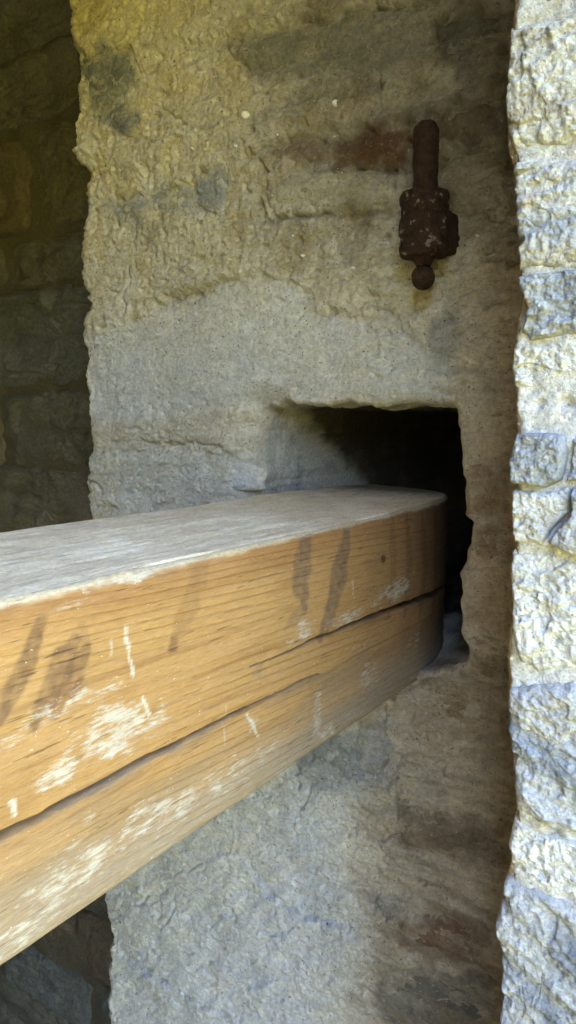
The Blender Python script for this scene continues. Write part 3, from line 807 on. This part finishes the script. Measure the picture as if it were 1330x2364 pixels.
# ---------------------------------------------------------------- the timber barrier
def B(*pts): return [on_x(a, b, XF) for a, b in pts]
def build_timber():
    r1, r2 = 0.006, 0.008
    # cross-section, walked from the far top edge over the top, down the near face and under
    prof = []
    def add(x, z, nx, nz): prof.append((x, z, nx, nz))
    for x in np.arange(XB+0.012, XF-r1, 0.0022): add(x, ZT, 0, 1)
    for a in np.linspace(0, math.pi/2, 9): add(XF-r1+r1*math.sin(a), ZT-r1+r1*math.cos(a), math.sin(a), math.cos(a))
    for z in np.arange(ZT-r1-0.0011, ZBOT+r2, -0.0011): add(XF, z, 1, 0)
    for a in np.linspace(0, math.pi/2, 14): add(XF-r2+r2*math.cos(a), ZBOT+r2-r2*math.sin(a), math.cos(a), -math.sin(a))
    for x in np.linspace(XF-r2-0.002, XB+0.012, 34): add(x, ZBOT, 0, -1)
    for a in np.linspace(0, math.pi/2, 7)[1:]: add(XB+0.012-0.012*math.sin(a), ZBOT+0.012-0.012*math.cos(a), -math.sin(a), -math.cos(a))
    for z in np.linspace(ZBOT+0.016, ZT-0.016, 30): add(XB, z, -1, 0)
    for a in np.linspace(0, math.pi/2, 7)[:-1]: add(XB+0.012-0.012*math.cos(a), ZT-0.012+0.012*math.sin(a), -math.cos(a), math.sin(a))
    pr = np.array(prof); n = len(pr)
    ys = np.r_[np.linspace(-0.795, 0.10, 80, endpoint=False), np.arange(0.10, 0.96, 0.0018), 1.04-0.08*np.linspace(1, 0, 60)**2]
    PX = pr[None, :, 0]+0*ys[:, None]; PZ = pr[None, :, 1]+0*ys[:, None]; Yv = np.repeat(ys[:, None], n, 1)
    nx = pr[None, :, 2]+0*PX; nz = pr[None, :, 3]+0*PX
    arc = np.r_[0, np.cumsum(np.hypot(np.diff(pr[:, 0]), np.diff(pr[:, 1])))]; A = np.repeat(arc[None], len(ys), 0)
    front = nx > 0.75; top = nz > 0.55
    # relief: slow hewing waves, grain ridges, the drying cracks
    h = 0.0018*fbm(Yv*0.5, A, 9, 3, 1001)+0.0009*fbm(Yv*0.12, A, 90, 3, 1011)
    h -= 0.0016*sstep(0.2, 0.6, noise(Yv*7, A*40, 1021))*sstep(0.012, 0.0, np.abs(PZ-(ZT-0.002)))*(nx > 0.1)
    crk1 = B((-260, 2072), (-120, 2000), (0, 1935), (90, 1892), (270, 1792), (480, 1682), (640, 1602), (690, 1577), (740, 1556))
    crk2 = B((575, 1540), (650, 1512), (740, 1472), (880, 1415), (960, 1386), (1010, 1368), (1100, 1335), (1300, 1262))
    j = 0.0012*fbm(Yv, PZ, 30, 3, 1031)
    d1, t1 = seg_dist(Yv, PZ+j, crk1); d2, t2 = seg_dist(Yv, PZ+j, crk2)
    w1 = 0.0028*(1-0.75*sstep(.35, 1.0, t1)); w2 = 0.0006+0.0026*sstep(0.1, .65, t2)
    g1 = np.where(front, np.exp(-(d1/w1)**4), 0); g2 = np.where(front, np.exp(-(d2/w2)**4), 0)
    h -= 0.014*g1*(1-0.7*sstep(.5, 1, t1))+0.012*g2*sstep(0, .4, t2)
    # the strip under the long crack stands a little back
    zc = np.interp(Yv, [q[0] for q in crk1], [q[1] for q in crk1])
    h -= np.where(front & (PZ < zc), 0.0014*sstep(0.0, .003, zc-PZ), 0)
    te = np.clip((Yv-0.735)/0.305, 0, 1)                      # the inner end is hewn to a rounded nose
    fx = np.sqrt(1-te**2)
    drop = 0.010*te**2*(PZ > -0.2)
    V = np.stack([XB+(PX+nx*h-XB)*fx, Yv, PZ+nz*h-drop+CZ], -1)
    # colour
    Y_, Z_ = Yv, PZ
    slope = Z_+0.03*(Y_-.5)*0
    gr = fbm(Y_*0.12+0.02*noise(Y_*3, Z_*14, 1041), slope, 120, 4, 1051, .6)
    gr2 = fbm(Y_*0.16, slope+0.006*noise(Y_*2.2, Z_*9, 1042), 48, 3, 1061)
    c = np.broadcast_to(np.array((0.50, 0.305, 0.135)), PX.shape+(3,)).copy()
    c = mixc(c, (0.38, 0.215, 0.085), 0.5*sstep(0.05, .55, gr2))
    c = mixc(c, (0.30, 0.155, 0.06), 0.55*sstep(0.15, .6, gr))
    c = mixc(c, (0.58, 0.36, 0.15), 0.45*sstep(0.0, .6, fbm(Y_*.4, Z_, 12, 3, 1071)))
    c = mixc(c, (0.36, 0.185, 0.085), 0.65*sstep(ZT-0.034, ZT-0.004, Z_+0.008*noise(Y_*9, Z_*30, 1081))*front)
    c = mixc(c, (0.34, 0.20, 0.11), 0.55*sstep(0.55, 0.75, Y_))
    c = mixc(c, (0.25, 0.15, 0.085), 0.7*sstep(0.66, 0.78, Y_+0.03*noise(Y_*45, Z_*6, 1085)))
    c = mixc(c, (0.075, 0.045, 0.03), 0.92*sstep(0.70, 0.87, Y_+0.03*noise(Y_*45, Z_*6, 1086)))  # these browns paint the recess shade onto the inner end
    # under the crack: greyer, paler towards the lower arris
    und = sstep(0.0, 0.01, zc-Z_)
    c = mixc(c, (0.30, 0.22, 0.14), 0.45*und*sstep(-.2, .5, fbm(Y_*.2, Z_, 30, 3, 1091)))
    lowz = sstep(0.075, 0.012, Z_-ZBOT+0.022*fbm(Y_*.4, Z_, 14, 3, 1101))
    c = mixc(c, (0.37, 0.305, 0.235), 0.85*lowz*front)
    scr = fbm(Y_*0.16+Z_*0.05, Z_+0.10*Y_, 95, 4, 1111, .65)          # dry-brush streaks along the grain
    env = 0.12*sstep(-.2, .6, fbm(Y_*.5, Z_, 9, 3, 1112))+0.30*lowz*front
    def scuff(px, py, a, b, k, thr=0.1, col=(0.78, 0.76, 0.72), rot=-0.0):
        nonlocal env
        y0, z0 = on_x(px, py, XF)
        q = np.hypot((Y_-y0)/a, (Z_-z0+rot*(Y_-y0))/b)+0.45*fbm(Y_, Z_, 22, 3, int(px)+1200)
        env = np.maximum(env, np.where(front, k*sstep(1.25, 0.1, q), 0))
    for a in ((320, 1322, .040, .011, 1.0), (280, 1335, .03, .006, .8), (195, 1352, .008, .010, 1.0), (250, 1700, .075, .024, .95), (120, 1640, .06, .013, .75), (140, 1780, .026, .018, 1.0),
              (330, 1690, .04, .018, .85), (60, 1700, .05, .012, .6), (700, 1465, .036, .016, .95), (800, 1430, .06, .014, .85), (900, 1372, .06, .019, .95), (590, 1665, .010, .010, .8),
              (740, 1650, .014, .040, .85), (760, 1700, .02, .02, .8), (860, 1560, .04, .03, .7), (960, 1480, .03, .04, .6), (210, 1990, .08, .022, .78), (90, 2120, .07, .022, .72), (330, 1900, .06, .018, .8),
              (430, 1850, .07, .020, .75), (215, 1890, .014, .009, .9), (520, 1800, .07, .024, .7), (20, 2180, .04, .02, .8), (640, 1720, .06, .02, .65), (500, 1560, .05, .01, .45), (820, 1500, .05, .012, .6),
              (150, 1400, .03, .006, .5), (600, 1290, .05, .006, .4)):
        scuff(*a[:5])
    bot = sstep(0.028, 0.004, Z_-ZBOT)*front
    c = mixc(c, (0.42, 0.36, 0.285), 0.6*bot*sstep(-.3, .4, scr))
    # stains that ran down the face
    def run(pts, w, k, col=(0.185, 0.130, 0.105), f=40):
        nonlocal c
        d, t = seg_dist(Y_+0.004*noise(Y_*60, Z_*35, 1301), Z_, B(*pts))
        ww = w*(0.55+0.8*np.sin(np.pi*np.clip(t*.9+.08, 0, 1)))
        m_ = sstep(1.15, 0.65, d/ww+0.30*fbm(Y_, Z_, 70, 3, int(pts[0][0])+1310))
        c = mixc(c, col, np.where(front, k*m_*(0.75+.35*fbm(Y_, Z_, 160, 3, 1321)), 0).clip(0, 1))
    run(((712, 1232), (700, 1290), (694, 1340), (706, 1400)), .011, .85)
    run(((805, 1222), (788, 1300), (772, 1380), (745, 1470)), .010, .85)
    run(((468, 1296), (440, 1380), (415, 1440), (396, 1495)), .008, .45, (0.26, 0.15, 0.075))
    run(((405, 1480), (392, 1496)), .006, .7, (0.22, 0.12, 0.08))
    run(((88, 1440), (62, 1530), (30, 1600), (-10, 1670)), .006, .85, (0.165, 0.095, 0.06))
    run(((165, 1480), (130, 1570), (84, 1672)), .007, .8, (0.175, 0.10, 0.065))
    run(((195, 1500), (170, 1560), (128, 1650)), .006, .7, (0.185, 0.105, 0.065))
    run(((190, 1570), (172, 1610)), .0035, .7, (0.19, 0.10, 0.06))
    run(((185, 1440), (195, 1530)), .003, .5, (0.25, 0.15, 0.08))
    run(((700, 1400), (660, 1450)), .006, .5, (0.26, 0.19, 0.13))
    run(((600, 1540), (585, 1560)), .006, .6, (0.25, 0.2, 0.15))
    for px, k in ((905, .4), (940, .55), (975, .6), (1010, .75)): run(((px, 1185), (px+4, 1300), (px-6, 1420)), .006, k, (0.13, 0.065, 0.035))
    # thin white drips and scratches
    def drip(pts, w, k):
        nonlocal c
        d, t = seg_dist(Y_+0.0015*noise(Y_*90, Z_*60, 1401), Z_, B(*pts))
        c = mixc(c, (0.70, 0.68, 0.63), np.where(front, k*sstep(1.2, .5, d/w+.5*noise(Y_*200, Z_*120, 1411)), 0).clip(0, 1))
    for pts, w, k in ((((285, 1450), (298, 1520), (308, 1560)), .0016, .8), (((328, 1610), (345, 1650)), .0014, .8), (((575, 1650), (600, 1700)), .0014, .9),
                      (((250, 1478), (256, 1510)), .001, .5), (((25, 1850), (32, 1880)), .002, .8), (((520, 1630), (520, 1720)), .0008, .35), (((812, 1340), (815, 1380)), .001, .6)):
        drip(pts, w, k)
    # knot
    ky, kz = on_x(884, 1290, XF)
    c = mixc(c, (0.12, 0.06, 0.035), np.where(front, sstep(.0065, .003, np.hypot(Y_-ky, (Z_-kz)*1.1)), 0))
    # crack floors hold grey dirt
    c = mixc(c, (0.12, 0.105, 0.092), 0.9*g1); c = mixc(c, (0.07, 0.055, 0.045), 0.9*g2)
    c = mixc(c, (0.24, 0.19, 0.15), np.where(front, 0.5*np.exp(-((zc-Z_-.004)/.006)**2)*sstep(-.3, .3, scr)*(1-sstep(.6, .8, Y_)), 0))
    # top: weathered silver-grey with dust, spilling over the arris
    spill = sstep(ZT-0.0060, ZT-0.0015, Z_+0.0028*fbm(Y_, A, 25, 4, 1501, .65))
    tp = np.clip(top*1.0+spill*(nx > 0.2)*0.9, 0, 1)
    g = fbm(Y_*0.25, A, 80, 4, 1511, .65); g3 = fbm(Y_, A, 10, 3, 1521)
    tc = np.broadcast_to(np.array((0.69, 0.56, 0.385)), PX.shape+(3,)).copy()
    tc = mixc(tc, (0.42, 0.35, 0.255), 0.5*sstep(0.1, .6, g)); tc = mixc(tc, (0.85, 0.73, 0.55), 0.45*sstep(0, .5, fbm(Y_, A, 28, 4, 1531, .65))); tc = mixc(tc, (0.84, 0.72, 0.54), 0.7*sstep(0.0, .5, g3+0.4*g))
    tc = mixc(tc, (0.30, 0.285, 0.235), 0.6*sstep(.25, .05, Y_)*sstep(-.2, .4, g3))
    tc = mixc(tc, (0.20, 0.16, 0.12), 0.85*sstep(.78, .95, Y_+.05*g))  # top darkens towards the recess, shade painted in
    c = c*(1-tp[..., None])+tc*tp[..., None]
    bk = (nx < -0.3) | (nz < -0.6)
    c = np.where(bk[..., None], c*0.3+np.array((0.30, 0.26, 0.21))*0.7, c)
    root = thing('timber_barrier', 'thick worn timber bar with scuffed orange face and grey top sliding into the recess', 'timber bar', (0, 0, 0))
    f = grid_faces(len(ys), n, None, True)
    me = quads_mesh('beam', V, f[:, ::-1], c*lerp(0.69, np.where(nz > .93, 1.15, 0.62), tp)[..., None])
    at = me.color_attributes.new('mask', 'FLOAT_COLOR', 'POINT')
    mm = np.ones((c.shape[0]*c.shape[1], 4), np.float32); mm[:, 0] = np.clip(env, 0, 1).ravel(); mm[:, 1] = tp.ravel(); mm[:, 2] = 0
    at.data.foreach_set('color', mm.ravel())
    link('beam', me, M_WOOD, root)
build_timber()

# ---------------------------------------------------------------- the iron pintle
def lathe(profile, segs, loc, seed, lump=0.0006, sy=1.0):
    pr = np.array(profile); th = np.linspace(0, 2*math.pi, segs, endpoint=False)
    Z, T = np.meshgrid(pr[:, 1], th, indexing='ij'); R = np.repeat(pr[:, :1], segs, 1)
    cx_ = np.cos(T)*0.02; sx_ = np.sin(T)*0.02
    R = R+lump*(fbm(cx_+seed, Z+sx_*1.3, 75, 4, seed, .65)+0.8*(sstep(-.02, .02, fbm(cx_*1.4+seed, Z+sx_*1.7, 60, 3, seed+5))-.5))*np.clip(R/0.006, 0, 1)
    V = np.stack([loc[0]+R*np.cos(T), loc[1]+sy*R*np.sin(T), loc[2]+Z], -1)
    return quads_mesh('part', V, grid_faces(len(pr), segs, None, True)[:, ::-1])
def subdiv(pts, k=6):
    out = []
    for a, b in zip(pts[:-1], pts[1:]):
        for i in range(k): out.append((a[0]+(b[0]-a[0])*i/k, a[1]+(b[1]-a[1])*i/k))
    out.append(pts[-1]); return out
def build_pintle():
    YI = D-0.036
    def q(px, py): return on_y(px, py, YI)
    xc, ztop = q(985, 280); zc1 = q(985, 445)[1]; zc0 = q(985, 590)[1]; zball = q(985, 640)[1]; zend = q(985, 672)[1]
    rp = (q(1014, 400)[0]-q(957, 400)[0])/2*0.93; rs = (q(1040, 520)[0]-q(932, 520)[0])/2*0.95; rb = (q(1009, 640)[0]-q(955, 640)[0])/2*0.93
    root = thing('hinge_pintle', 'rusty iron hinge pintle with upright pin and ball foot fixed in the wall', 'hinge', (xc, YI, CZ+zc1))
    L = lambda z: z-zc1
    link('pin', lathe(subdiv([(0.0001, L(ztop)), (rp*.50, L(ztop)-.0005), (rp*.72, L(ztop)-.002), (rp*.98, L(ztop)-.008), (rp, L(ztop)-.012), (rp*.96, L(ztop)-.03), (rp*.99, L(ztop)-.05), (rp*1.0, -.004)]), 56, (0, 0, 0), 3, .0012), M_IRON, root)
    zb = L(zc0)
    col = [(0.0001, 0.0), (rs*.80, 0.0008), (rs*.95, -.0008), (rs*1.0, -.004), (rs*.99, -.010), (rs*.94, -.012), (rs*.95, -.022), (rs*1.04, -.026), (rs*1.07, -.034), (rs*1.05, -.041),
           (rs*.96, -.044), (rs*.97, zb+.012), (rs*1.02, zb+.009), (rs*1.01, zb+.002), (rs*.92, zb-.001), (rs*.60, zb-.0015), (0.0001, zb-.0015)]
    so = link('socket', lathe(subdiv(col, 5), 72, (0, 0, 0), 9, .0016), M_IRONLIME, root)
    # shank running back into the wall
    me = box_mesh('shank', -rs*.62, rs*0.93, 0.006, 0.075, L(zc0)+.004, -.016)
    sh = link('shank', me, M_IRON, root)
    bv = sh.modifiers.new('round', 'BEVEL'); bv.width = 0.004; bv.segments = 3
    seat = [(0.026*math.cos(t)*(1+.18*math.sin(3*t+1))+xc-0.004, 0.045*math.sin(t)*(1+.12*math.cos(2*t))+(zc0+zc1)/2) for t in np.linspace(0, 6.283, 14, endpoint=False)]
    link('mortar_seat', stone_mesh(seat, D, 0.007, 0.016, 1701, tint_of((.24, .19, .135), (.17, .13, .09), .6, 30), relief=.003, fine=.0015, rings=24, segs=80, edge=.10, pw=3, base_fn=smooth_mortar), M_MORTAR, WALL)
    nk = [(rs*.55, L(zc0)-.0005), (rb*.85, L(zc0)-.004), (rb*.56, L(zc0)-.010), (rb*.55, L(zball)+rb*.95)]
    link('neck', lathe(subdiv(nk), 32, (0, 0, 0), 15), M_IRON, root)
    bl = [(max(.0001, rb*math.sin(a)), L(zball)+rb*math.cos(a)*1.05) for a in np.linspace(0.35, math.pi, 20)]
    link('ball_foot', lathe(bl, 36, (0, 0, 0), 21), M_IRON, root)
build_pintle()
